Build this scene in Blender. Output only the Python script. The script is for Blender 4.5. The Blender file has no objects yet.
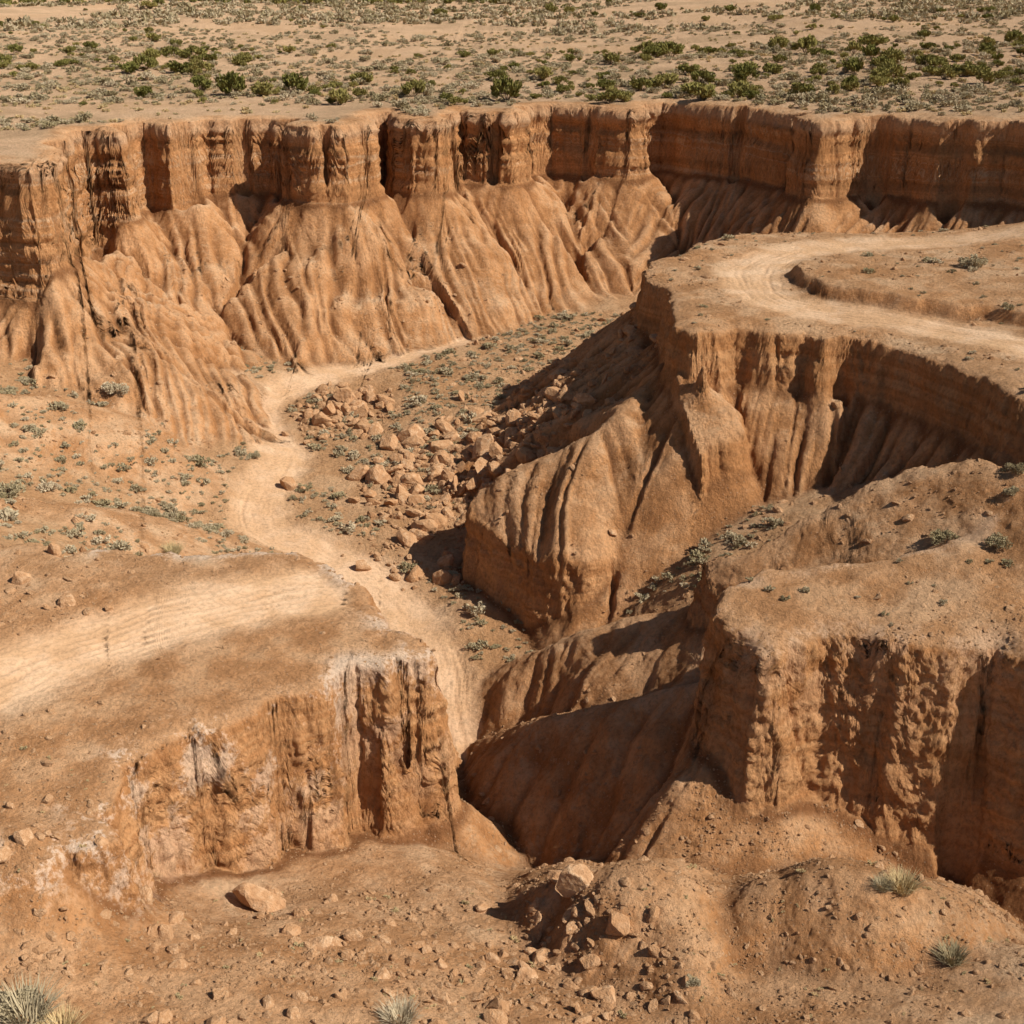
import bpy, bmesh, math, time
import numpy as np
from mathutils import Vector
rng=np.random.default_rng(7)
scene=bpy.context.scene
CAMZ=12.0; PITCH=22.1; F=1407.0
_c,_s=math.cos(math.radians(PITCH)),math.sin(math.radians(PITCH))
# survey helper: sight line + ground elevation z -> true world coordinates (metres) of a terrain landmark
def W(px,py,z):
    u=(px-512)/F; v=(512-py)/F
    d=(u,_c+v*_s,-_s+v*_c); t=(z-CAMZ)/d[2]
    return (d[0]*t,d[1]*t,z)
def WP(l,z=None):
    return [W(*p) if z is None else W(p[0],p[1],z) for p in l]
T2=rng.random((256,256)).astype(np.float32)
T3=rng.random((64,64,64)).astype(np.float32)
def n2(x,y,sd=0):
    x=x+sd*17.31; y=y+sd*9.77
    fx=np.floor(x); fy=np.floor(y); ix=fx.astype(np.int32); iy=fy.astype(np.int32)
    tx=x-fx; ty=y-fy; tx=tx*tx*(3-2*tx); ty=ty*ty*(3-2*ty)
    a=T2[ix&255,iy&255]; b=T2[(ix+1)&255,iy&255]; c=T2[ix&255,(iy+1)&255]; d=T2[(ix+1)&255,(iy+1)&255]
    return ((a+(b-a)*tx)*(1-ty)+(c+(d-c)*tx)*ty)*2-1
def fbm2(x,y,o=4,sd=0,g=.5):
    r=0;a=1;t=0
    for i in range(o):
        r=r+a*n2(x*2.03**i,y*2.03**i,sd+i*3); t+=a; a*=g
    return r/t
def n3(x,y,z,sd=0):
    x=x+sd*7.31; y=y+sd*3.77; z=z+sd*5.1
    fx=np.floor(x);fy=np.floor(y);fz=np.floor(z)
    ix=fx.astype(np.int32);iy=fy.astype(np.int32);iz=fz.astype(np.int32)
    tx=x-fx;ty=y-fy;tz=z-fz
    tx=tx*tx*(3-2*tx);ty=ty*ty*(3-2*ty);tz=tz*tz*(3-2*tz)
    r=0
    for dx in (0,1):
        wx=tx if dx else 1-tx
        for dy in (0,1):
            wy=wx*(ty if dy else 1-ty)
            for dz in (0,1):
                r=r+wy*(tz if dz else 1-tz)*T3[(ix+dx)&63,(iy+dy)&63,(iz+dz)&63]
    return r*2-1
def fbm3(x,y,z,o=4,sd=0,g=.5):
    r=0;a=1;t=0
    for i in range(o):
        r=r+a*n3(x*2.03**i,y*2.03**i,z*2.03**i,sd+i*3); t+=a; a*=g
    return r/t
def sstep(a,b,x):
    t=np.clip((x-a)/(b-a),0,1); return t*t*(3-2*t)
def smax(a,b,k):
    h=np.clip(.5+.5*(a-b)/k,0,1); return b*(1-h)+a*h+k*h*(1-h)
def chaikin(p,n=1,closed=True):
    p=np.array(p,float)
    for _ in range(n):
        if closed:
            q=np.roll(p,-1,0); p=np.stack([p*.75+q*.25,p*.25+q*.75],1).reshape(-1,p.shape[1])
        else:
            a=p[:-1];b=p[1:]; m=np.stack([a*.75+b*.25,a*.25+b*.75],1).reshape(-1,p.shape[1])
            p=np.vstack([p[:1],m[1:-1],p[-1:]])
    return p
def polydist(X,Y,p,closed=True,zs=False):
    X=X.astype(np.float32);Y=Y.astype(np.float32)
    n=len(p); best=np.full(X.shape,1e9,np.float32); S=np.zeros(X.shape,np.float32); inside=np.zeros(X.shape,bool)
    Z=np.zeros(X.shape,np.float32)
    s0=0.
    for i in range(n if closed else n-1):
        a=p[i];b=p[(i+1)%n]; ex,ey=b[0]-a[0],b[1]-a[1]; L2=ex*ex+ey*ey+1e-9; L=math.sqrt(L2)
        wx=X-np.float32(a[0]); wy=Y-np.float32(a[1])
        t=np.clip((wx*ex+wy*ey)/L2,0,1).astype(np.float32)
        dx=wx-ex*t; dy=wy-ey*t; d2=dx*dx+dy*dy
        m=d2<best; best=np.where(m,d2,best); S=np.where(m,s0+t*L,S)
        if zs: Z=np.where(m,a[2]+(b[2]-a[2])*t,Z)
        if closed:
            c=((a[1]>Y)!=(b[1]>Y))
            if abs(ey)>1e-9: inside^= c&(X<ex*(Y-a[1])/ey+a[0])
        s0+=L
    d=np.sqrt(best)
    if closed: d=np.where(inside,d,-d)
    return (d,S,Z) if zs else (d,S)
RX0,RX1,RY0,RY1,DX=-64.,64.,17.,140.,0.12
xs=np.arange(RX0,RX1,DX,dtype=np.float32); ys=np.arange(RY0,RY1,DX,dtype=np.float32)
GX,GY=np.meshgrid(xs,ys)
WX=GX+0.8*fbm2(GX*.25,GY*.25,2,1)+.09*fbm2(GX*1.1,GY*1.1,2,5)
WY=GY+0.8*fbm2(GX*.25,GY*.25,2,11)+.09*fbm2(GX*1.1,GY*1.1,2,15)
def tps(pts):
    P=np.array(pts,float); n=len(P)
    def U(r2): return .5*r2*np.log(r2+1e-9)
    d2=(P[:,None,0]-P[None,:,0])**2+(P[:,None,1]-P[None,:,1])**2
    A=np.zeros((n+3,n+3)); A[:n,:n]=U(d2)+np.eye(n)*.5; A[:n,n]=1;A[:n,n+1]=P[:,0];A[:n,n+2]=P[:,1]; A[n:,:n]=A[:n,n:].T
    w=np.linalg.solve(A,np.r_[P[:,2],0,0,0])
    cx=np.arange(RX0-1,RX1+2,.6); cy=np.arange(RY0-1,RY1+2,.6); CX,CY=np.meshgrid(cx,cy)
    r=w[n]+w[n+1]*CX+w[n+2]*CY
    for i in range(n): r=r+w[i]*U((CX-P[i,0])**2+(CY-P[i,1])**2)
    fx=(GX-cx[0])/.6; fy=(GY-cy[0])/.6; ix=fx.astype(int); iy=fy.astype(int); tx=fx-ix; ty=fy-iy
    return ((r[iy,ix]*(1-tx)+r[iy,ix+1]*tx)*(1-ty)+(r[iy+1,ix]*(1-tx)+r[iy+1,ix+1]*tx)*ty).astype(np.float32)
def plane(pts):
    P=np.array(pts,float); A=np.c_[P[:,0],P[:,1],np.ones(len(P))]
    w=np.linalg.lstsq(A,P[:,2],rcond=None)[0]
    return (w[0]*GX+w[1]*GY+w[2]).astype(np.float32)
ctl=WP([(450,310,-14),(560,292,-13),(380,340,-14.2),(300,362,-14.3),(200,382,-13.5),(240,420,-15),(270,470,-15.8),(260,530,-16.6),(330,500,-16.4),
 (380,560,-17.3),(430,600,-18.0),(420,640,-18.6),(440,700,-19.6),(440,740,-20.4),(490,640,-18.4),(400,470,-16),(470,410,-14.4),(430,520,-16.6),(450,560,-17.3),
 (110,384,-12.2),(0,385,-11.3),(100,460,-13.8),(0,470,-12),(150,520,-15.2),(60,530,-12.4),(200,540,-16.5),(0,560,-11),(-200,500,-10),(-200,400,-9.5),
 (0,920,-12.2),(0,1024,-12.6),(-200,1024,-12.5),(-150,850,-11.4),(0,820,-11.3),(0,870,-11.5),(60,850,-11.5),(60,900,-12.3),(95,850,-12),(110,905,-13.4),(145,895,-15),(190,885,-16.1),(150,950,-14),(250,885,-16.6),(265,935,-15),(330,865,-17.3),(400,880,-17.3),(440,850,-18),(480,900,-16.8),(500,980,-15.7),
 (400,960,-15.2),(300,1000,-14),(540,870,-21),(500,800,-21.3),(600,1010,-15.5),(560,940,-16.8),(1000,1000,-14.2),(850,1000,-14.9),(1024,940,-15.2),(700,1000,-15.5),(780,950,-16.3),(900,955,-15.8),(1200,1000,-13.4)])
ctl+=[(4,42,-21),(4.5,38.5,-18.5),(8,39,-20.3),(13,37.5,-19.6),(20,36.5,-17.5),(28,35,-13),(0,50,-21.2),(2.5,52.5,-20.8),(3,47,-21.4),(-2,50,-21),(-1,55.5,-19.6),(2,56.5,-18.9),(10,45,-18),(12,52,-14),(7.8,56.2,-14.3),(13,56.5,-12),(3,58.8,-17.5),(-2,61,-17.7),(0,60.5,-17.7),
 (20,52,-9.5),(22,42,-12),(25,55,-7),(34,45,-7),(45,45,-6),(60,60,-8),(10,75,-15),(25,80,-14),(-60,90,-10.5),(-60,110,-13),(-30,110,-13),(0,112,-14),(22,98,-13),(40,95,-12),(60,90,-12),(60,110,-12),(-60,60,-9),(-60,40,-10),(-60,20,-11),(60,20,-11),(0,138,-13),(0,18,-13.5)]
B=tps(ctl)+.25*fbm2(GX*.3,GY*.3,5,21)
def rills(S,o,amps,wob):
    r=0
    for lam,A,sd,reach in amps:
        q=S/lam+wob*fbm2(S*.5/lam,o*.22,2,sd)+.3*n2(S*.2,o*.05,sd+2)
        v=1-np.abs(np.sin(np.pi*q)); v=v**1.15
        am=.2+.8*np.clip(n2(S/lam*.5,o*.1,sd+4)*.8+.5,0,1)*1.4
        r=r+A*am*v*np.clip(o/reach,0,1)
    return r
def mesa(poly,top,Hc,cw,m,amps,butt,conc=0.0,nch=1,wob=.4,notch=(),extra=None):
    p=chaikin([q[:2] for q in poly],nch)
    d,S=polydist(WX,WY,p)
    for lam,A,sd in butt:
        q=S/lam+.35*n2(S*.3/lam,S*0,sd)
        a=np.abs(np.sin(np.pi*q)); d=d-A*(1-a**.6)*(.5+.5*n2(S*.37/lam,S*0+3,sd+1))
    for (nx,ny,wd,A) in notch:
        d=d-A*np.exp(-(((GX-nx)**2+(GY-ny)**2)/wd**2)**1.5)
    o=-d
    t=np.clip(o/cw,0,1)
    drop=Hc*(t**1.1)
    tal=np.clip(o-cw,0,None)
    td=m*tal
    if conc: td=m*(tal-conc*tal*tal/40*(tal<20)-(tal>=20)*conc*10)
    R=rills(S,tal,amps,wob) if amps else 0
    if extra is not None: R=R+rills(extra[0],tal,extra[1],.8)
    z=top-drop-td-R-.3*np.exp(-np.clip(d,0,None)/.4)*(d>0)-.3*(d<=0)
    return z.astype(np.float32),d,S
Npoly=WP([(330,556),(378,588),(385,608),(425,632),(438,648),(400,655),(382,662),(350,658),(338,668),(325,684),(285,688),(272,702),(230,712),(150,742),(128,785),(108,830),(20,865),(-400,900),(-500,560),(0,545),(120,549),(200,552),(270,550)],-11)
topN=plane(WP([(0,545,-10.7),(330,560,-11.1),(430,640,-11.3),(140,745,-11.3),(0,800,-11.2)]))+.10*fbm2(GX*.5,GY*.5,4,31)
def NW(px,py,z,w,a):
    q=W(px,py,z); return (q[0],q[1],w,a)
zN,dN,sN=mesa(Npoly,topN,6.2,.65,.9,[(2.0,.5,41,2.),(.8,.22,42,1.5),(.35,.06,43,1.)],[(2.3,.6,51),(.9,.2,52)],notch=[NW(281,695,-11,.5,1.6),NW(352,668,-11,.6,1.3),NW(205,728,-11,.4,.7),NW(400,656,-11.2,.25,.5)])
Dpoly=WP([(712,603,-9.3),(735,618,-9.1),(775,642,-9),(830,634,-9.1),(885,640,-9.3),(970,668,-9.8),(983,650,-9.6),(990,662,-9.7),(1100,690,-9.6),(1400,720,-9),(1500,540,-7),(1024,500,-7),(900,560,-8.4),(820,576,-9),(740,588,-9.3)])
topD=plane(WP([(712,600,-9.3),(780,640,-9.1),(975,660,-9.6),(900,565,-8.5),(1024,530,-7.6)]))+.3*fbm2(GX*.4,GY*.4,4,32)
mD=.8+.75*sstep(42.5,40.5,GY)
zD,dD,sD=mesa(Dpoly,topD,6.8,.65,mD,[(2.4,.4,44,2.),(.9,.2,45,1.5),(.45,.08,46,1.)],[(4.6,.3,53),(1.6,.1,54)],notch=[NW(981,668,-9.7,.5,1.4),NW(885,645,-9.3,.3,.5),NW(782,640,-9,.25,.4)])
Cpoly=WP([(690,545,-10.5),(705,562,-10.5),(780,566,-10.3),(840,574,-10),(900,600,-9),(1500,640,-7),(1500,400,-2),(1100,425,-4.5),(1024,445,-5),(940,472,-7),(830,503,-8.5),(760,520,-9.3)])
topC=plane(WP([(700,540,-10.4),(830,503,-8.8),(840,572,-10),(1024,445,-5.2),(1024,530,-7.6)]))+.3*fbm2(GX*.4,GY*.4,4,33)
zC,dC,sC=mesa(Cpoly,topC,3.2,.6,1.05,[(2.2,.5,46,2.),(.9,.18,47,1.5)],[(3.0,.4,55),(1.2,.15,56)])
Mpoly=WP([(642,262),(660,292),(668,318),(700,337),(716,326),(760,326),(820,334),(870,335),(940,353),(985,379),(1024,396),(1150,445),(1500,500),(2000,300),(1500,225),(1100,222),(900,231),(800,228),(722,231),(698,240)],-5)
topM=(0*GX-5+.12*fbm2(GX*.3,GY*.3,4,34)).astype(np.float32)
bank=chaikin([q[:2] for q in WP([(782,278),(795,292),(860,304),(940,315),(1024,327),(1200,345),(1400,300),(1200,262),(1024,256),(900,262),(830,264)],-5)],2)
db,sb=polydist(WX,WY,bank)
topM=topM+.65*sstep(-.4,.4,db+.35*fbm2(GX*.8,GY*.8,2,36))+np.clip(db,0,6)*.04
topM=topM+2.2*np.exp(-(((GX-36)/7)**2+((GY-84)/4.5)**2))
mM=.78+.42*sstep(73,66,GY)
zM,dM,sM=mesa(Mpoly,topM,2.3,.45,mM,[(2.4,.9,48,2.5),(1.0,.5,49,1.5),(.5,.2,50,1.)],[(3.4,.6,57),(1.2,.25,58)],conc=.15,notch=[NW(708,333,-5,.5,.9),NW(845,336,-5,.5,.7),NW(652,285,-5,.6,.8)])
crest=chaikin(WP([(700,335,-5.7),(655,372,-7.8),(610,425,-9.6),(550,452,-11.2),(498,482,-13)]),1,False)
dc,sc,zc=polydist(WX,WY,crest,False,True)
topS=zc-(np.sqrt(dc*dc+1.6)-1.26)*.86-rills(sc,dc,[(1.9,.4,61,2.),(.7,.2,62,1.)],.4)
Spoly=WP([(476,495,-13.5),(474,530,-15),(525,552,-14.6),(580,556,-14.2),(640,566,-14.6),(682,560,-14.3),(705,500,-12),(770,400,-8),(700,330,-5),(640,330,-8),(560,420,-11)])
zS,dS,sS=mesa(Spoly,topS,3.6,.7,1.3,[(1.4,.2,63,1.)],[(2.6,.5,64),(1.1,.2,65)])
Ppoly=WP([(-300,162),(-100,156),(-30,158),(0,162),(30,163),(54,158),(63,138),(72,127),(108,128),(122,128),(132,119),(150,118),(178,122),(190,122),(200,117),(240,117),(280,116),(290,124),(362,124),(374,110),(388,110),(396,117),(447,117),(458,108),(470,110),(520,112),(532,102),(600,106),(640,109),(652,101)],0)+WP([(700,104,.2),(760,106,.4),(792,110,.5),(805,117,.6),(830,119,.6),(860,114,.7),(900,114,.8),(960,118,1.),(1024,118,1.1),(1150,125,1.5),(1400,130,1.5)])
Ppoly=Ppoly+[(300,80,0),(300,900,0),(-300,900,0),(-300,60,0)]
topP=(.041*np.clip(GX-8,0,36)+.15*fbm2(GX*.15,GY*.15,4,35)).astype(np.float32)
S2=np.where(GX<9,(WX-9)*.92+(WY-114)*.38,(WX-9)*.83-(WY-114)*.5)
HcP=5.0+.8*sstep(-22,-25,GX)+2.0*sstep(-27.3,-28.8,GX)
zP,dP,sP=mesa(Ppoly,topP,HcP,.45,.80,[(4.6,1.4,71,5.),(2.1,.7,72,3.5),(1.0,.42,73,2.)],[(4.2,.5,74),(1.7,.2,75)],conc=.3,wob=.35,nch=1,
 notch=[NW(62,140,0,1.1,3.0),NW(124,124,0,1.0,2.9),NW(184,121,0,.9,2.4),NW(240,117,0,.5,1.2),NW(286,119,0,.9,2.8),NW(372,116,0,1.0,3.0),NW(325,124,0,.4,.7),NW(452,113,0,.8,2.6),NW(495,111,0,.5,1.4),NW(528,107,0,.9,2.4),NW(590,106,0,.5,1.),NW(800,112,.5,.8,1.7),NW(740,106,.3,.5,1.),NW(880,115,.7,.8,1.7),NW(960,118,1.,.8,1.5)],
 extra=(S2,[(1.25,.36,76,3.),(.62,.22,77,2.)]))
def ridge(pts,slope,r,amps):
    c=chaikin(WP(pts),1,False); d,s,z=polydist(WX,WY,c,False,True)
    return (z-(np.sqrt(d*d+r*r)-r)*slope-(rills(s,d,amps,.4) if amps else 0)).astype(np.float32)
rA=ridge([(740,585,-12),(700,600,-13.2),(600,624,-15.7),(520,655,-17.8),(463,686,-20)],.75,1.,[(1.8,.25,81,2.),(.7,.14,82,1.)])
rB=ridge([(760,665,-12),(705,688,-13.8),(620,706,-15.8),(540,714,-17.6),(475,732,-19.8),(440,760,-21.5)],.85,.8,[(1.8,.3,83,2.),(.7,.16,84,1.)])
m1=ridge([(585,872,-15.2),(615,858,-14.1),(655,868,-13.9),(685,920,-14.5),(700,985,-14.9)],.85,1.1,[(1.4,.12,85,1.5)])
m2=ridge([(780,888,-14.2),(850,868,-13.3),(925,890,-13.9)],.9,1.2,[(1.4,.12,86,1.5)])
m3=ridge([(20,395,-10.9),(-60,395,-9.8)],.5,1.6,[(1.6,.2,87,2.)])
m4=ridge([(-40,500,-11),(60,512,-12.2)],.5,1.2,[(1.6,.2,88,2.)])
H=B.copy(); lab=np.zeros(H.shape,np.int8)
for i,(z,k) in enumerate([(zN,.25),(zD,.3),(zC,.3),(zM,.3),(zS,.3),(zP,.3),(rA,.4),(rB,.4),(m1,.4),(m2,.4),(m3,.6),(m4,.5)]):
    lab=np.where(z>H,i+1,lab); H=smax(z,H,k)
def road(pts,z):
    return chaikin([q[:2] for q in (WP(pts) if z is None else WP(pts,z))],2,False)
roads=[(road([(-250,780),(-100,725),(0,675),(100,640),(200,608),(290,588),(345,583)],-11),2.1,.95),
 (road([(450,735,-20.1),(430,650,-18.8),(390,590,-17.8),(310,545,-17),(258,530,-16.6),(262,490,-16),(288,455,-15.6),(262,425,-15.1),(255,400,-14.8),(310,376,-14.4),(400,358,-14.3),(470,335,-14)],None),1.5,.9),
 (road([(180,372,-14.4),(255,392,-14.6),(272,440,-15.3),(262,500,-16.2),(280,545,-17)],None),.9,.7),
 (road([(1200,395),(1024,345),(930,325),(850,314),(780,304),(748,285),(755,262),(810,248),(900,244),(985,246),(1150,250)],-5),1.7,.9)]
roadm=np.zeros(H.shape,np.float32); roadid=np.zeros(H.shape,np.int8); rut=np.zeros(H.shape,np.float32)
wx2=GX+.35*fbm2(GX*.4,GY*.4,3,91); wy2=GY+.35*fbm2(GX*.4,GY*.4,3,92)
for i,(p,w,st_) in enumerate(roads):
    d,s=polydist(wx2,wy2,p,False); dr=d; d=d+.35*fbm2(GX*1.2,GY*1.2,3,94); m=1-sstep(w*.5,w*1.5,d)
    ok=sstep(.5,1.4,dN) if i==0 else (sstep(.4,1.2,dM) if i==3 else (lab==0)); m=m*ok
    roadid=np.where((m>.5)&(roadid==0),i+1,roadid); roadm=np.maximum(roadm,m*st_)
    ru=0
    for off in (.3,.5,.12,.72,.88):
        ru=ru+np.exp(-((dr-w*off)/.10)**2)*np.clip(.6+.7*n2(GX*.3,GY*.3+off*9,93),0,1)
    rut=np.maximum(rut,ru*m*st_)
H=H-.07*rut-.06*roadm
soft=(1-roadm*.9)
H=H+soft*(.06*fbm2(GX*1.6,GY*1.6,4,95))
cliffm=np.zeros(H.shape,np.float32)
for d,cw in ((dN,.65),(dD,.65),(dC,.6),(dM,.45),(dS,.6),(dP,.45)):
    cliffm=np.maximum(cliffm,np.exp(-((d+cw*.5)/(cw*.85))**4))
gy,gx=np.gradient(H,DX); slope=np.sqrt(gx*gx+gy*gy)
cliffm=cliffm*sstep(1.4,2.8,slope)
k=cliffm.copy()
for _ in range(2): k=(k+np.roll(k,1,0)+np.roll(k,-1,0)+np.roll(k,1,1)+np.roll(k,-1,1))/5
cliffm=np.maximum(cliffm*.7,k)
lip=np.exp(-((dN-.3)/.65)**2)*((GX>-17)&(GX<-6)); lip=np.maximum(lip,.3*np.exp(-((dD-.3)/.5)**2)); lip=np.maximum(lip,.9*np.exp(-((dN-.4)/.6)**2)*((GX>=-6)))
plainm=sstep(.5,2,dP)
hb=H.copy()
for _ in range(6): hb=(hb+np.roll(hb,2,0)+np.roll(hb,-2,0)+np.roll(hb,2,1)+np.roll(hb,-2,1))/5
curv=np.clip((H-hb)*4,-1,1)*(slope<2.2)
washm=((lab==0)&(GY>52)&(GX<14)).astype(np.float32)
for _ in range(4): washm=(washm+np.roll(washm,2,0)+np.roll(washm,-2,0)+np.roll(washm,2,1)+np.roll(washm,-2,1))/5
def samp(A,X,Y):
    fx=np.clip((X-RX0)/DX,0,A.shape[1]-1.001); fy=np.clip((Y-RY0)/DX,0,A.shape[0]-1.001)
    ix=fx.astype(np.int32);iy=fy.astype(np.int32);tx=(fx-ix).astype(np.float32);ty=(fy-iy).astype(np.float32)
    return (A[iy,ix]*(1-tx)+A[iy,ix+1]*tx)*(1-ty)+(A[iy+1,ix]*(1-tx)+A[iy+1,ix+1]*tx)*ty
def near(A,X,Y):
    ix=np.clip(((X-RX0)/DX+.5).astype(np.int32),0,A.shape[1]-1); iy=np.clip(((Y-RY0)/DX+.5).astype(np.int32),0,A.shape[0]-1)
    return A[iy,ix]
def HH(X,Y):
    w=sstep(118,150,Y)
    return samp(H,X,Y)+w*(1.1*fbm2(X*.03,Y*.03,4,101)+.25*fbm2(X*.2,Y*.2,3,102))+sstep(300,2500,Y)*12
NR,NC=1420,1180
yy=np.exp(np.linspace(math.log(19),math.log(430),NR)); uu=np.linspace(-1,1,NC)
Y=np.repeat(yy[:,None],NC,1); X=uu[None,:]*(9+.45*Y)
def blur(a,ax,n):
    for _ in range(n): 
        b=np.pad(a,[(1,1) if i==ax else (0,0) for i in range(2)],mode='edge')
        a=(b[:-2]+2*b[1:-1]+b[2:])/4 if ax==0 else (b[:,:-2]+2*b[:,1:-1]+b[:,2:])/4
    return a
def box(a,ax,r):
    b=np.pad(a,[(r+1,r) if i==ax else (0,0) for i in range(2)],mode='edge'); c=np.cumsum(b,axis=ax); n=2*r+1
    return (c[n:]-c[:-n])/n if ax==0 else (c[:,n:]-c[:,:-n])/n
def resample(X,Y,ax,nout):
    Z=HH(X,Y)
    dx=np.diff(X,axis=ax);dy=np.diff(Y,axis=ax);dz=np.diff(Z,axis=ax)
    fl=np.sqrt(dx*dx+dy*dy); st=np.minimum(np.abs(dz),fl*7)
    Ym=np.maximum((Y[1:]+Y[:-1])/2 if ax==0 else (Y[:,1:]+Y[:,:-1])/2,22)
    ds=np.sqrt(fl**2+st**2)/Ym
    if ax==0: ds=ds*(.22+.78*(1-sstep(116,135,Ym)))
    r_=4 if ax==0 else 12
    ds=blur(box(box(ds,1-ax,r_),1-ax,r_),ax,2)
    if ax==1: X,Y,ds=X.T,Y.T,ds.T
    n=X.shape[1]; oX=np.empty((nout,n));oY=np.empty((nout,n))
    for j in range(n):
        c=np.r_[0,np.cumsum(ds[:,j])]; t=np.linspace(0,c[-1],nout)
        oX[:,j]=np.interp(t,c,X[:,j]); oY[:,j]=np.interp(t,c,Y[:,j])
    if ax==1: oX,oY=oX.T,oY.T
    return oX,oY
X,Y=resample(X,Y,0,NR); X,Y=resample(X,Y,1,NC); X,Y=resample(X,Y,0,NR)
ext=np.array([6,20,50,120,300,700,1500,3500.])
Xl=np.stack([X[:,0]-e for e in ext[::-1]],1); Xr=np.stack([X[:,-1]+e for e in ext],1)
Yl=np.repeat(Y[:,:1],8,1);Yr=np.repeat(Y[:,-1:],8,1)
X=np.hstack([Xl,X,Xr]);Y=np.hstack([Yl,Y,Yr])
be=np.array([10,25,50,90,150,240,400,700,1200,2200,4000.])
Xb=np.stack([X[-1]*(1+e/430) for e in be]);Yb=np.stack([Y[-1]+e for e in be])
fe=np.array([3,8,20,50,120,300.]); Xf=np.stack([X[0] for e in fe]);Yf=np.stack([Y[0]-e for e in fe[::-1]])
X=np.vstack([Xf,X,Xb]);Y=np.vstack([Yf,Y,Yb])
Z=HH(X,Y)
cl=samp(cliffm,X,Y)
def normals(X,Y,Z):
    P=np.stack([X,Y,Z],-1); a=np.gradient(P,axis=1);b=np.gradient(P,axis=0)
    n=np.cross(a,b); n/=np.linalg.norm(n,axis=-1,keepdims=True)+1e-12; return n
N=normals(X,Y,Z)
for c in range(3):
    N[...,c]=blur(blur(N[...,c],0,3),1,3)
N/=np.linalg.norm(N,axis=-1,keepdims=True)+1e-12
near_m=(1-sstep(130,200,Y))
far=sstep(62,88,Y)
zw=Z+.3*n2(X*.12,Y*.12,110)
strata=n3(X*.06,Y*.06,zw*1.5,3)*.5+n3(X*.15,Y*.15,zw*4.2,4)*.5
col=1-np.abs(n3(X*.9,Y*.9,Z*.16,5)); col2=fbm3(X*1.6,Y*1.6,Z*.6,3,8)
crack=np.clip(1-np.abs(n3(X*.6,Y*.6,Z*.12,6))*8,0,1)
blk=fbm3(X*2.2,Y*2.2,Z*1.8,5,12,.66)
grit=np.abs(fbm3(X*5,Y*5,Z*4,3,14,.6))
cap=cl*sstep(-1.3,-.9,Z-samp(topP,X,Y))*(near(dP,X,Y)>-3)*(Y>80)
D=cl*((.10+.36*far)*strata+.2*(col-.7)+(.2-.08*far)*col2+(.28-.06*far)*blk-.16*crack+.22*cap+.10*grit)
rough=fbm3(X*1.3,Y*1.3,Z*1.3,5,20,.64)
st=sstep(.98,.75,N[...,2])
rm_=samp(roadm,X,Y)
D=D+(1-cl)*near_m*(1-.85*rm_)*((.06+.06*st)*rough+.03*grit)
D=D*near_m
V1=fbm3(X*.13,Y*.13,Z*.13,4,30,.55); V2=fbm3(X*.8,Y*.8,Z*.8,4,31,.6); V3=fbm3(X*1.3,Y*1.3,Z*.16,4,32,.6)
strc=n3(X*.05,Y*.05,zw*2.2,34)*.5+n3(X*.12,Y*.12,zw*5.5,35)*.5
YO=Y; XO=X
X=X+N[...,0]*D;Y=Y+N[...,1]*D;Z=Z+N[...,2]*D
N=normals(X,Y,Z)
R_,C_=X.shape
co=np.stack([X,Y,Z],-1).reshape(-1,3).astype(np.float32)
idx=np.arange(R_*C_).reshape(R_,C_)
faces=np.stack([idx[:-1,:-1],idx[:-1,1:],idx[1:,1:],idx[1:,:-1]],-1).reshape(-1,4)
fx=X[:-1,:-1].ravel();fy=Y[:-1,:-1].ravel()
rid=near(roadid,fx,fy); fl=near(lab,fx,fy); pd=near(dP,fx,fy)
inside=(fx>RX0)&(fx<RX1)&(fy>RY0)&(fy<RY1)
L=fl.astype(np.int16); L[(fl==11)|(fl==12)]=9
L[(fl==6)&(pd>1.2)]=20
for i,j in ((1,21),(2,22),(3,22),(4,23)): L[(rid==i)&inside]=j
names={0:'canyon_ground',1:'mesa',2:'sandstone_block',3:'sandstone_block',4:'mesa',5:'eroded_ridge',6:'canyon_wall',7:'eroded_ridge',8:'eroded_ridge',9:'clay_mound',10:'clay_mound',20:'desert_plain',21:'dirt_road',22:'dirt_road',23:'dirt_road'}
attrs={'cliff':cl,'road':rm_,'rut':samp(rut,XO,YO),'lip':samp(lip,XO,YO),'plain':samp(plainm,XO,YO),'v1':V1,'v2':V2,'v3':V3,'strata':strc*(.25+.85*far),'cap':cap,'curv':samp(curv,XO,YO),'wash':samp(washm,XO,YO)}
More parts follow.
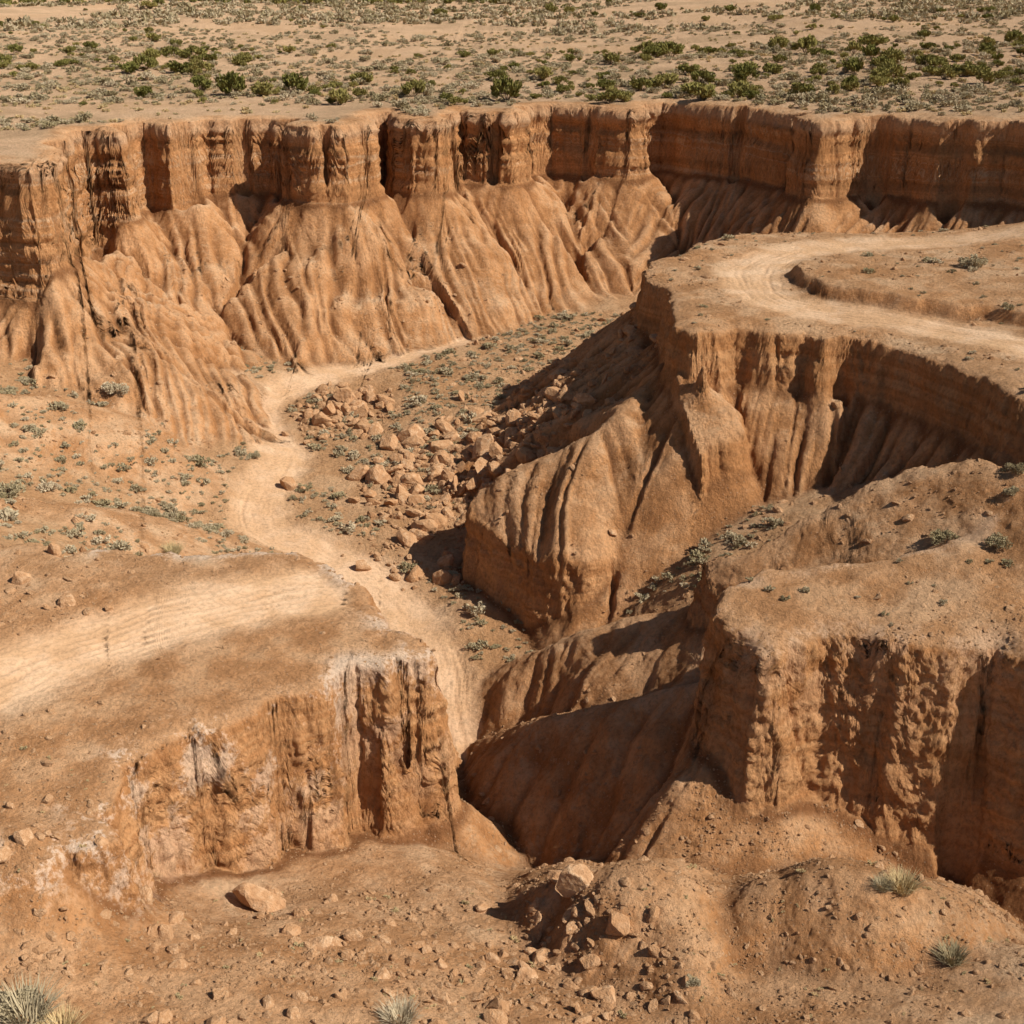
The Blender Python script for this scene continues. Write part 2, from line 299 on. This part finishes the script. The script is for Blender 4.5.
class NT:
    def __init__(s,name):
        s.m=bpy.data.materials.new(name); s.m.use_nodes=True; s.t=s.m.node_tree; s.n=s.t.nodes; s.l=s.t.links
        s.n.remove(s.n['Principled BSDF']); s.b=s.n.new('ShaderNodeBsdfDiffuse'); s.l.new(s.b.outputs[0],s.n['Material Output'].inputs[0]); s.b.inputs['Roughness'].default_value=.6
    def set(s,sock,v):
        if isinstance(v,bpy.types.NodeSocket): s.l.new(v,sock)
        else: sock.default_value=v
    def math(s,op,a,b=0.,c=None,clamp=False):
        n=s.n.new('ShaderNodeMath'); n.operation=op; n.use_clamp=clamp; s.set(n.inputs[0],a); s.set(n.inputs[1],b)
        if c is not None: s.set(n.inputs[2],c)
        return n.outputs[0]
    def noise(s,vec,scale,det=4,rough=.55,dist=0):
        n=s.n.new('ShaderNodeTexNoise'); s.set(n.inputs['Vector'],vec); n.inputs['Scale'].default_value=scale; n.inputs['Detail'].default_value=det
        n.inputs['Roughness'].default_value=rough; n.inputs['Distortion'].default_value=dist; return n.outputs['Fac']
    def vscale(s,vec,sc):
        n=s.n.new('ShaderNodeVectorMath'); n.operation='MULTIPLY'; s.set(n.inputs[0],vec); n.inputs[1].default_value=sc; return n.outputs[0]
    def ramp(s,f,st):
        n=s.n.new('ShaderNodeValToRGB'); s.set(n.inputs[0],f); e=n.color_ramp.elements
        while len(e)<len(st): e.new(.5)
        for i,(p,c) in enumerate(st): e[i].position=p; e[i].color=(c[0],c[1],c[2],1) if not isinstance(c,float) else (c,c,c,1)
        return n.outputs[0]
    def mix(s,f,a,b,mode='MIX'):
        n=s.n.new('ShaderNodeMix'); n.data_type='RGBA'; n.blend_type=mode; s.set(n.inputs[0],f)
        for k,v in ((6,a),(7,b)):
            if isinstance(v,tuple): v=(v[0],v[1],v[2],1)
            s.set(n.inputs[k],v)
        return n.outputs[2]
    def attr(s,nm,k=1.,o=0.):
        n=s.n.new('ShaderNodeAttribute'); n.attribute_name=nm
        return n.outputs['Fac'] if (k==1. and o==0.) else s.math('MULTIPLY_ADD',n.outputs['Fac'],k,o)
    def vor(s,vec,scale):
        n=s.n.new('ShaderNodeTexVoronoi'); s.set(n.inputs['Vector'],vec); n.inputs['Scale'].default_value=scale; return n
    def bump(s,h,dist,strength=1.,nrm=None):
        n=s.n.new('ShaderNodeBump'); n.inputs['Distance'].default_value=dist; n.inputs['Strength'].default_value=strength; s.set(n.inputs['Height'],h)
        if nrm is not None: s.l.new(nrm,n.inputs['Normal'])
        return n.outputs[0]
def terrain_mat():
    s=NT('eroded_clay_and_sand'); g=s.n.new('ShaderNodeNewGeometry'); P=g.outputs['Position']
    sep=s.n.new('ShaderNodeSeparateXYZ'); s.l.new(g.outputs['Normal'],sep.inputs[0]); nz=sep.outputs[2]
    cl=s.attr('cliff');rd=s.attr('road');rt=s.attr('rut');lp=s.attr('lip');pl=s.attr('plain');ws=s.attr('wash')
    v1=s.attr('v1',.5,.5);v2=s.attr('v2',.8,.5);v3=s.attr('v3',.8,.5);sr=s.attr('strata',.8,.5)
    nf=s.noise(P,6,4,.7)
    sand=s.ramp(v2,[(.3,(.61,.345,.175)),(.5,(.72,.43,.235)),(.72,(.80,.525,.31))])
    tal=s.ramp(v2,[(.3,(.53,.25,.102)),(.5,(.64,.32,.138)),(.72,(.73,.40,.195))])
    c=s.mix(s.math('MULTIPLY',s.ramp(v1,[(.42,0.),(.6,1.)]),.6),sand,tal)
    c=s.mix(s.ramp(nz,[(.68,1.),(.93,0.)]),c,tal)
    c=s.mix(s.math('MULTIPLY',ws,.5,clamp=True),c,(.57,.34,.175))
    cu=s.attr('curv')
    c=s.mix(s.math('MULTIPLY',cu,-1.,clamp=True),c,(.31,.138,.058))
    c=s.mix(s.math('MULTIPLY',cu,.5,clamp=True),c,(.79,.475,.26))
    roc=s.ramp(sr,[(.20,(.46,.225,.095)),(.34,(.68,.345,.15)),(.44,(.57,.265,.105)),(.52,(.74,.40,.185)),(.60,(.59,.28,.115)),(.72,(.76,.50,.295)),(.8,(.61,.30,.13))])
    roc=s.mix(s.ramp(v3,[(.3,.45),(.5,0.)]),roc,(.42,.18,.066))
    roc=s.mix(s.math('MULTIPLY',s.attr('cap'),.75,clamp=True),roc,(.82,.57,.365))
    c=s.mix(s.math('MULTIPLY',cl,.95,clamp=True),c,roc)
    cr=s.math('MULTIPLY',lp,s.ramp(s.math('ADD',s.math('MULTIPLY',v2,.5),s.math('MULTIPLY',nf,.5)),[(.47,0.),(.56,1.)]))
    c=s.mix(s.math('MULTIPLY',cr,.75),c,(.88,.70,.54))
    dust=s.ramp(v2,[(.3,(.73,.475,.275)),(.7,(.81,.565,.365))])
    c=s.mix(s.math('MULTIPLY',rd,.85),c,dust)
    c=s.mix(s.math('MULTIPLY',rt,.45,clamp=True),c,(.53,.31,.17))
    pc=s.ramp(v1,[(.35,(.66,.44,.265)),(.5,(.74,.51,.325)),(.65,(.55,.39,.245))])
    c=s.mix(s.math('MULTIPLY',pl,.75),c,pc)
    v=s.vor(P,9.); peb=s.ramp(v.outputs['Distance'],[(.16,1.),(.32,0.)])
    sc=s.n.new('ShaderNodeSeparateColor'); s.l.new(v.outputs['Color'],sc.inputs[0])
    pm=s.math('MULTIPLY',peb,s.math('GREATER_THAN',sc.outputs[0],.6))
    pm=s.math('MULTIPLY',pm,s.math('SUBTRACT',1.,s.math('MAXIMUM',cl,rd),clamp=True))
    c=s.mix(s.math('MULTIPLY',pm,.5),c,s.mix(sc.outputs[1],(.36,.185,.085),(.78,.57,.39)))
    c=s.mix(1.,c,s.ramp(nf,[(.25,.64),(.55,1.)]),'MULTIPLY')
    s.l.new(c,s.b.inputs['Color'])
    vn=s.vscale(P,(1.,1.,.6)); h=s.noise(vn,3.4,7,.75)
    amp=s.math('MULTIPLY_ADD',cl,-.03,s.math('MULTIPLY_ADD',rd,-.26,.33))
    s.l.new(s.bump(s.math('MULTIPLY',h,amp),1.,1.),s.b.inputs['Normal'])
    return s.m
MT=terrain_mat()
Nf=N.reshape(-1,3)
fa={k:v.reshape(-1).astype(np.float32) for k,v in attrs.items()}
for lb in sorted(names):
    f=faces[L==lb]
    if len(f)==0: continue
    u,inv=np.unique(f,return_inverse=True); f2=inv.reshape(f.shape).astype(np.int32)
    me=bpy.data.meshes.new(names[lb]); me.vertices.add(len(u)); me.vertices.foreach_set('co',co[u].ravel())
    me.loops.add(f2.size); me.loops.foreach_set('vertex_index',f2.ravel())
    me.polygons.add(len(f2)); me.polygons.foreach_set('loop_start',np.arange(0,f2.size,4,dtype=np.int32))
    me.polygons.foreach_set('use_smooth',np.ones(len(f2),bool))
    me.update(calc_edges=True)
    for k_,v_ in fa.items():
        a=me.attributes.new(k_,'FLOAT','POINT'); a.data.foreach_set('value',v_[u])
    me.normals_split_custom_set_from_vertices(Nf[u].tolist())
    me.materials.append(MT)
    ob=bpy.data.objects.new(names[lb],me); scene.collection.objects.link(ob)
def rockmat():
    s=NT('sandstone_rock'); g=s.n.new('ShaderNodeTexCoord'); P=g.outputs['Object']
    oi=s.n.new('ShaderNodeObjectInfo')
    nn=s.noise(P,3.5,5,.65)
    c=s.ramp(nn,[(.3,(.46,.24,.115)),(.5,(.62,.37,.20)),(.7,(.76,.54,.34))])
    c2=s.mix(s.math('MULTIPLY',oi.outputs['Random'],.65),c,(.52,.28,.135))
    s.l.new(c2,s.b.inputs['Color']); s.l.new(s.bump(nn,.25,.8),s.b.inputs['Normal']); return s.m
MR=rockmat()
def rockmesh(name,seed,sub,sc=(1,1,.7)):
    r=np.random.default_rng(seed); bm=bmesh.new(); bmesh.ops.create_icosphere(bm,subdivisions=sub,radius=1)
    v=np.array([q.co[:] for q in bm.verts])
    for _ in range(13):
        n=r.normal(size=3); n/=np.linalg.norm(n); d=r.uniform(.45,.8); k=v@n-d; v=v-np.where(k>0,k,0)[:,None]*n*.97
    v=v+v*(.10*fbm3(v[:,0]*2+seed,v[:,1]*2,v[:,2]*2,3,seed))[:,None]
    v=v*np.array(sc)
    for q,p in zip(bm.verts,v): q.co=p
    me=bpy.data.meshes.new(name); bm.to_mesh(me); bm.free(); me.materials.append(MR)
    return me
def coll(name,meshes):
    c=bpy.data.collections.new(name)
    for i,m in enumerate(meshes):
        c.objects.link(bpy.data.objects.new(m.name,m))
    return c
rocks=coll('rock_prototypes',[rockmesh('rock',i+1,2,(1,r_,h_)) for i,(r_,h_) in enumerate([(.8,.6),(1,.8),(.7,.7),(.9,.5),(.65,.45),(1,.65),(.75,.75),(.55,.5)])])
def scatter(name,xy,size,cname,ncol,zoff=-.15,tilt=.5):
    n=len(xy); me=bpy.data.meshes.new(name)
    z=HH(xy[:,0],xy[:,1])+zoff*size
    me.vertices.add(n); me.vertices.foreach_set('co',np.c_[xy,z].astype(np.float32).ravel())
    rot=np.c_[rng.normal(0,tilt,n),rng.normal(0,tilt,n),rng.uniform(0,6.28,n)].astype(np.float32)
    a=me.attributes.new('rot','FLOAT_VECTOR','POINT'); a.data.foreach_set('vector',rot.ravel())
    sc=np.c_[size*rng.uniform(.8,1.2,n),size*rng.uniform(.8,1.2,n),size*rng.uniform(.75,1.2,n)].astype(np.float32)
    a=me.attributes.new('scl','FLOAT_VECTOR','POINT'); a.data.foreach_set('vector',sc.ravel())
    a=me.attributes.new('idx','INT','POINT'); a.data.foreach_set('value',rng.integers(0,ncol,n).astype(np.int32))
    ob=bpy.data.objects.new(name,me); scene.collection.objects.link(ob)
    gt=bpy.data.node_groups.new(name+'_scatter','GeometryNodeTree')
    gt.interface.new_socket('Geometry',in_out='INPUT',socket_type='NodeSocketGeometry'); gt.interface.new_socket('Geometry',in_out='OUTPUT',socket_type='NodeSocketGeometry')
    gi=gt.nodes.new('NodeGroupInput');go=gt.nodes.new('NodeGroupOutput'); ip=gt.nodes.new('GeometryNodeInstanceOnPoints'); ci=gt.nodes.new('GeometryNodeCollectionInfo')
    ci.inputs['Collection'].default_value=cname; ci.inputs['Separate Children'].default_value=True; ci.inputs['Reset Children'].default_value=True
    def na(nm,t):
        q=gt.nodes.new('GeometryNodeInputNamedAttribute'); q.data_type=t; q.inputs['Name'].default_value=nm; return q.outputs['Attribute']
    gt.links.new(gi.outputs[0],ip.inputs['Points']); gt.links.new(ci.outputs[0],ip.inputs['Instance']); ip.inputs['Pick Instance'].default_value=True
    gt.links.new(na('idx','INT'),ip.inputs['Instance Index']); gt.links.new(na('rot','FLOAT_VECTOR'),ip.inputs['Rotation']); gt.links.new(na('scl','FLOAT_VECTOR'),ip.inputs['Scale'])
    gt.links.new(ip.outputs[0],go.inputs[0])
    md=ob.modifiers.new('scatter','NODES'); md.node_group=gt
    return ob
def pw(n,a,b,e=2.5):
    u=rng.random(n); return a*(1-u*(1-(a/b)**e))**(-1/e)
def blobs(cs,n,s):
    cs=np.array(cs); i=rng.integers(0,len(cs),n); return cs[i,:2]+rng.normal(0,1,(n,2))*s
n=46000; y=np.exp(rng.uniform(math.log(24),math.log(100),n)); x=rng.uniform(-1,1,n)*(9+.42*y)
xy=np.c_[x,y]; keep=(near(roadm,x,y)<.25)&(near(slope,x,y)<1.2)&(fbm2(x*.25,y*.25,3,120)>-.2)&(near(dP,x,y)<-3)
xy=xy[keep]; scatter('gravel',xy,pw(len(xy),.03,.27,2.2)*(.6+xy[:,1]/80),rocks,8,-.1)
n=34000; y=rng.uniform(24,42,n); x=rng.uniform(-1,1,n)*(9+.4*y); keep=(near(roadm,x,y)<.25)&(near(slope,x,y)<1.3)&(fbm2(x*.5,y*.5,3,121)>-.15); xy=np.c_[x,y][keep]
scatter('gravel',xy,pw(len(xy),.022,.12,1.9),rocks,8,-.05)
rub=WP([(340,395,-14.5),(330,412,-14.8),(355,402,-14.6)]); 
xy=blobs(rub,260,(1.0,1.3)); scatter('rock_pile',xy,pw(260,.16,.95,1.1),rocks,8,.15)
rub=WP([(420,440,-15),(410,465,-15.6),(430,485,-15.8),(460,470,-15),(480,440,-14),(500,460,-14),(440,450,-15),(400,480,-16),(440,500,-16),(470,490,-15.5),(450,430,-14.8),(425,525,-16.6),(405,545,-17)])
xy=blobs(rub,660,(1.4,2.2)); scatter('rock_pile',xy,pw(660,.15,1.15,1.25),rocks,8,.08)
rub=WP([(530,430,-12.5),(560,400,-11),(520,400,-12.5),(590,370,-9.5),(550,360,-12),(500,430,-13.5)])
xy=blobs(rub,700,(1.7,2.5)); scatter('rock_pile',xy,pw(700,.11,.8,1.4),rocks,8,.05)
xs_=[];
for px,py,z,s_,k_ in [(450,330,-13.5,3,110),(560,330,-12,4,160),(480,380,-14,4,180),(590,360,-10,3,140),(380,540,-17,4,90),(430,520,-16,3,120),(300,520,-16,4,90),(560,940,-16,1.3,150),(540,985,-15.5,1.6,220),(640,985,-15.3,1.4,90),(330,940,-14.5,2,220),(80,920,-13,2,180),(450,990,-15,1.5,160),(210,560,-14,4,60),(60,430,-12,4,100),(700,250,-5,3,60),(40,600,-11,1.5,60),(200,1000,-13.5,2,140),(400,900,-16,1.5,80),(150,450,-14,5,90),(950,1000,-14.5,2.5,120)]:
    xs_.append(blobs([W(px,py,z)],k_,s_))
xy=np.vstack(xs_); xy=xy[(near(roadm,xy[:,0],xy[:,1])<.4)&(near(cliffm,xy[:,0],xy[:,1])<.1)]; scatter('scattered_rocks',xy,pw(len(xy),.07,.48,1.5),rocks,8,.0)
bl=[(258,893,-15.9,.85,(1.25,.7,.6)),(575,922,-16.3,.75,(1,.9,.8)),(617,950,-15.6,.62,(1,.8,.7)),(590,960,-15.5,.35,(1,.8,.6)),(557,905,-16.4,.35,(1,.8,.7)),(530,968,-15.6,.38,(1,.8,.6)),(318,935,-14.8,.5,(1.3,.8,.35)),(290,925,-15,.35,(1,.8,.5)),(480,895,-16.2,.3,(1,.8,.6)),(605,985,-15.2,.42,(1,.9,.6)),
 (55,560,-11.2,.42,(1,.8,.8)),(22,590,-11.2,.4,(1,.8,.8)),(287,485,-16,.55,(1,.8,1.)),(303,487,-16,.3,(1,.8,.8)),(400,480,-16,.7,(1.2,.8,.6)),(410,435,-15,.9,(1.2,.8,.7)),(345,395,-14.5,.8,(1,.8,.8)),(330,410,-14.8,.7,(1,.8,.7)),(362,565,-17.3,.6,(1,.8,.6)),(610,612,-17.5,.3,(1,.8,.7)),(150,925,-14,.22,(1,.8,.6)),(110,905,-13.7,.25,(1,.8,.6)),(440,960,-15.3,.25,(1,.9,.6))]
for i,(px,py,z,s_,sc) in enumerate(bl):
    x,y,_=W(px,py,z); me=rockmesh('boulder',50+i,4,tuple(s_*q for q in sc)); ob=bpy.data.objects.new('boulder',me)
    zz=float(HH(np.array([x]),np.array([y]))[0]); ob.location=(x,y,zz+s_*sc[2]*.5); ob.rotation_euler=(rng.normal(0,.15),rng.normal(0,.15),rng.uniform(-.5,.5)); scene.collection.objects.link(ob)
def leafmat(name,a,b,rnd=.4):
    s=NT(name); oi=s.n.new('ShaderNodeObjectInfo'); c=s.mix(oi.outputs['Random'],a,b); s.l.new(c,s.b.inputs['Color']); return s.m
M_sage=leafmat('sagebrush_leaves',(.38,.31,.17),(.64,.53,.36)); M_jun=leafmat('juniper_leaves',(.19,.18,.05),(.37,.31,.105)); M_dry=leafmat('dry_grass',(.70,.53,.28),(.54,.44,.24))
s=NT('shrub_wood'); s.b.inputs['Color'].default_value=(.26,.18,.11,1); M_wood=s.m
def shrub(name,seed,nleaf,leaf,mat,clumps,R=1.,Hh=.8,stems=30):
    r=np.random.default_rng(seed); V=[];Fc=[];MI=[]
    cc=[]
    for i in range(clumps):
        a=r.uniform(0,6.28); q=math.sqrt(r.random())*.75*R; h=Hh*r.uniform(.35,.85)*(1-.35*(q/R)**2); cc.append((q*math.cos(a),q*math.sin(a),h,r.uniform(.2,.38)*R))
    for j in range(stems):
        c=cc[j%clumps]; tip=np.array(c[:3])+r.normal(0,.12*R,3); tip[2]=abs(tip[2]); w=.018*R
        side=np.array([r.normal(),r.normal(),0]); side/=np.linalg.norm(side)+1e-6
        mid=tip*np.array([.55,.55,.45])
        k=len(V); V+= [side*w*1.6,-side*w*1.6,mid-side*w,mid+side*w,tip]; Fc+=[(k,k+1,k+2,k+3),(k+3,k+2,k+4)]; MI+=[1,1]
    for j in range(nleaf):
        c=cc[r.integers(clumps)]; d=r.normal(size=3); d/=np.linalg.norm(d); rad=c[3]*r.random()**.4
        p=np.array(c[:3])+d*rad*np.array([1,1,.8]); 
        if p[2]<.02: p[2]=r.uniform(.02,.2)
        out=p*np.array([1,1,.8])+np.array([0,0,.25]); out/=np.linalg.norm(out); out=out+r.normal(0,.5,3); out/=np.linalg.norm(out)
        sd=np.cross(out,r.normal(size=3)); sd/=np.linalg.norm(sd)+1e-6
        l=leaf*r.uniform(.6,1.4); w=l*.28; k=len(V); V+=[p-out*l*.5,p+sd*w,p+out*l*.6,p-sd*w]; Fc.append((k,k+1,k+2,k+3)); MI.append(0)
    me=bpy.data.meshes.new(name); me.from_pydata([tuple(v) for v in V],[],Fc); me.materials.append(mat); me.materials.append(M_wood); me.polygons.foreach_set('material_index',np.array(MI,np.int32)); me.update(); return me
sage=coll('sage_prototypes',[shrub('sagebrush',i,300,.25,M_sage,9,1,.75) for i in range(4)])
sagef=coll('distant_sage_prototypes',[shrub('sagebrush',10+i,60,.55,M_sage,7,1,.7,4) for i in range(3)])
jun=coll('juniper_prototypes',[shrub('juniper',20+i,800,.2,M_jun,14,1,1.05,20) for i in range(4)])
junf=coll('distant_juniper_prototypes',[shrub('juniper',30+i,100,.5,M_jun,9,1,.9,4) for i in range(3)])
dry=coll('dry_prototypes',[shrub('dry_shrub',40+i,200,.28,M_dry,8,1,.6) for i in range(3)])
def plainpts(n,y0,y1,thr,sc_,sd,wid=.5):
    y=y0*(y1/y0)**rng.random(n) if y1/y0<3 else np.sqrt(rng.uniform(y0*y0,y1*y1,n)); x=rng.uniform(-1,1,n)*(y*wid+5)
    k=(fbm2(x*sc_,y*sc_,3,sd)>thr)&((near(dP,x,y)>1.0)|(y>139)); return np.c_[x[k],y[k]]
xy=plainpts(7500,98,220,-.14,.09,130); scatter('sagebrush_field',xy,pw(len(xy),.22,.85,1.1),sage,4,-.05,.08)
xy=plainpts(24000,205,640,-.25,.02,131); scatter('sagebrush_field',xy,rng.uniform(.4,1.1,len(xy)),sagef,3,-.05,.08)
xy=np.vstack([plainpts(620,114,175,-.15,.06,133),plainpts(320,175,330,.0,.03,135)]); scatter('juniper_bushes',xy,pw(len(xy),.4,1.75,1.3),jun,4,-.05,.06)
xy=plainpts(4200,300,640,-.15,.015,134); scatter('juniper_bushes',xy,rng.uniform(.6,1.8,len(xy)),junf,3,-.05,.06)
xy=plainpts(2600,97,230,-.3,.08,137); scatter('dry_shrubs',xy,rng.uniform(.15,.45,len(xy)),dry,3,-.05,.08)
n=8000; y=rng.uniform(50,102,n); x=rng.uniform(-38,12,n); k=((near(lab,x,y)==0)|(near(lab,x,y)>10))&(near(roadm,x,y)<.2)&(fbm2(x*.15,y*.15,3,140)>-.3)&(y>54); xy=np.c_[x,y][k]
scatter('wash_shrubs',xy,pw(len(xy),.12,.62,1.7),sage,4,-.05,.1)
n=700; x=rng.uniform(5,50,n); y=rng.uniform(38,95,n); k=(near(slope,x,y)<.5)&(near(roadm,x,y)<.1)&(near(dP,x,y)<-3)&(near(lab,x,y)>0); xy=np.c_[x,y][k]
scatter('mesa_shrubs',xy,pw(len(xy),.1,.45,1.4),sage,4,-.05,.1)
n=260; x=rng.uniform(-18,18,n); y=rng.uniform(25,38,n); k=(near(slope,x,y)<.8)&(near(roadm,x,y)<.1); xy=np.c_[x,y][k]
scatter('dry_grass_tufts',xy,pw(len(xy),.06,.2,1.4),dry,3,-.05,.1)
def grassclump(name,seed,n=420):
    r=np.random.default_rng(seed); V=[];Fc=[]
    for j in range(n):
        a=r.uniform(0,6.28); q=.35*math.sqrt(r.random()); b=np.array([q*math.cos(a),q*math.sin(a),0]); a2=a+r.normal(0,.6); ln=r.uniform(.5,1.1); sp=r.uniform(.15,.85)
        d=np.array([math.cos(a2)*sp,math.sin(a2)*sp,1.]); d/=np.linalg.norm(d); m=b+d*ln*.55; t=b+d*ln+np.array([math.cos(a2),math.sin(a2),-.5])*ln*.15*sp
        sd=np.array([-math.sin(a2),math.cos(a2),0])*.014; k=len(V); V+=[b+sd,b-sd,m-sd*.8,m+sd*.8,t]; Fc+=[(k,k+1,k+2,k+3),(k+3,k+2,k+4)]
    me=bpy.data.meshes.new(name); me.from_pydata([tuple(v) for v in V],[],Fc); me.materials.append(M_dry if seed%2 else M_sage); me.update(); return me
for i,(px,py,z,s_) in enumerate([(25,1010,-12.5,1.25),(60,1022,-12.6,.8),(400,1018,-14.3,.8),(895,945,-15.7,.8),(950,972,-15.2,.75),(172,550,-14,.8),(875,948,-15.7,.5)]):
    x,y,_=W(px,py,z); ob=bpy.data.objects.new('grass_clump',grassclump('grass_clump',i+200)); zz=float(HH(np.array([x]),np.array([y]))[0]); ob.location=(x,y,zz-.05); ob.scale=(s_,s_,s_*.8); scene.collection.objects.link(ob)
for (px,py,z,s_) in [(5,1000,-12.5,.8),(152,527,-15,.5),(972,272,-4.4,.9),(946,538,-8.2,.6),(998,541,-7.8,.55),(963,452,-6.6,.5),(1020,445,-5.2,.5),(898,476,-7.8,.45),(690,997,-15.4,.3),(118,415,-13.4,.9),(10,500,-12,.9),(255,455,-15.4,.5),(1018,463,-5.5,.4),(305,488,-16.1,.5)]:
    x,y,_=W(px,py,z); me=shrub('sagebrush',int(px),1500,.12,M_sage,12,1,.75,60); ob=bpy.data.objects.new('sagebrush',me); zz=float(HH(np.array([x]),np.array([y]))[0])
    ob.location=(x,y,zz-.05); ob.scale=(s_,s_,s_); scene.collection.objects.link(ob)
az=(.88,-.43); el=43
dirv=Vector((az[0],az[1],0)).normalized()*math.cos(math.radians(el))+Vector((0,0,math.sin(math.radians(el))))
sd=bpy.data.lights.new('sun','SUN'); sd.energy=5.0; sd.angle=math.radians(.5); sd.color=(1,.945,.85)
so=bpy.data.objects.new('sun',sd); so.rotation_euler=(-dirv).to_track_quat('-Z','Y').to_euler(); so.location=(60,-20,80); scene.collection.objects.link(so)
w=bpy.data.worlds.new('World'); scene.world=w; w.use_nodes=True
sk=w.node_tree.nodes.new('ShaderNodeTexSky'); sk.sky_type='NISHITA'; sk.sun_disc=False; sk.sun_elevation=math.radians(el); sk.sun_rotation=math.atan2(dirv.x,dirv.y)
bg=w.node_tree.nodes['Background']; w.node_tree.links.new(sk.outputs[0],bg.inputs[0]); bg.inputs[1].default_value=.05
cd=bpy.data.cameras.new('camera'); cd.sensor_width=36; cd.lens=F/1024*36; cd.clip_end=12000; cd.clip_start=.5
co_=bpy.data.objects.new('camera',cd); co_.location=(0,0,CAMZ); co_.rotation_euler=(math.radians(90-PITCH),0,0); scene.collection.objects.link(co_); scene.camera=co_
scene.view_settings.view_transform='Standard'; scene.view_settings.look='None'; scene.view_settings.exposure=0
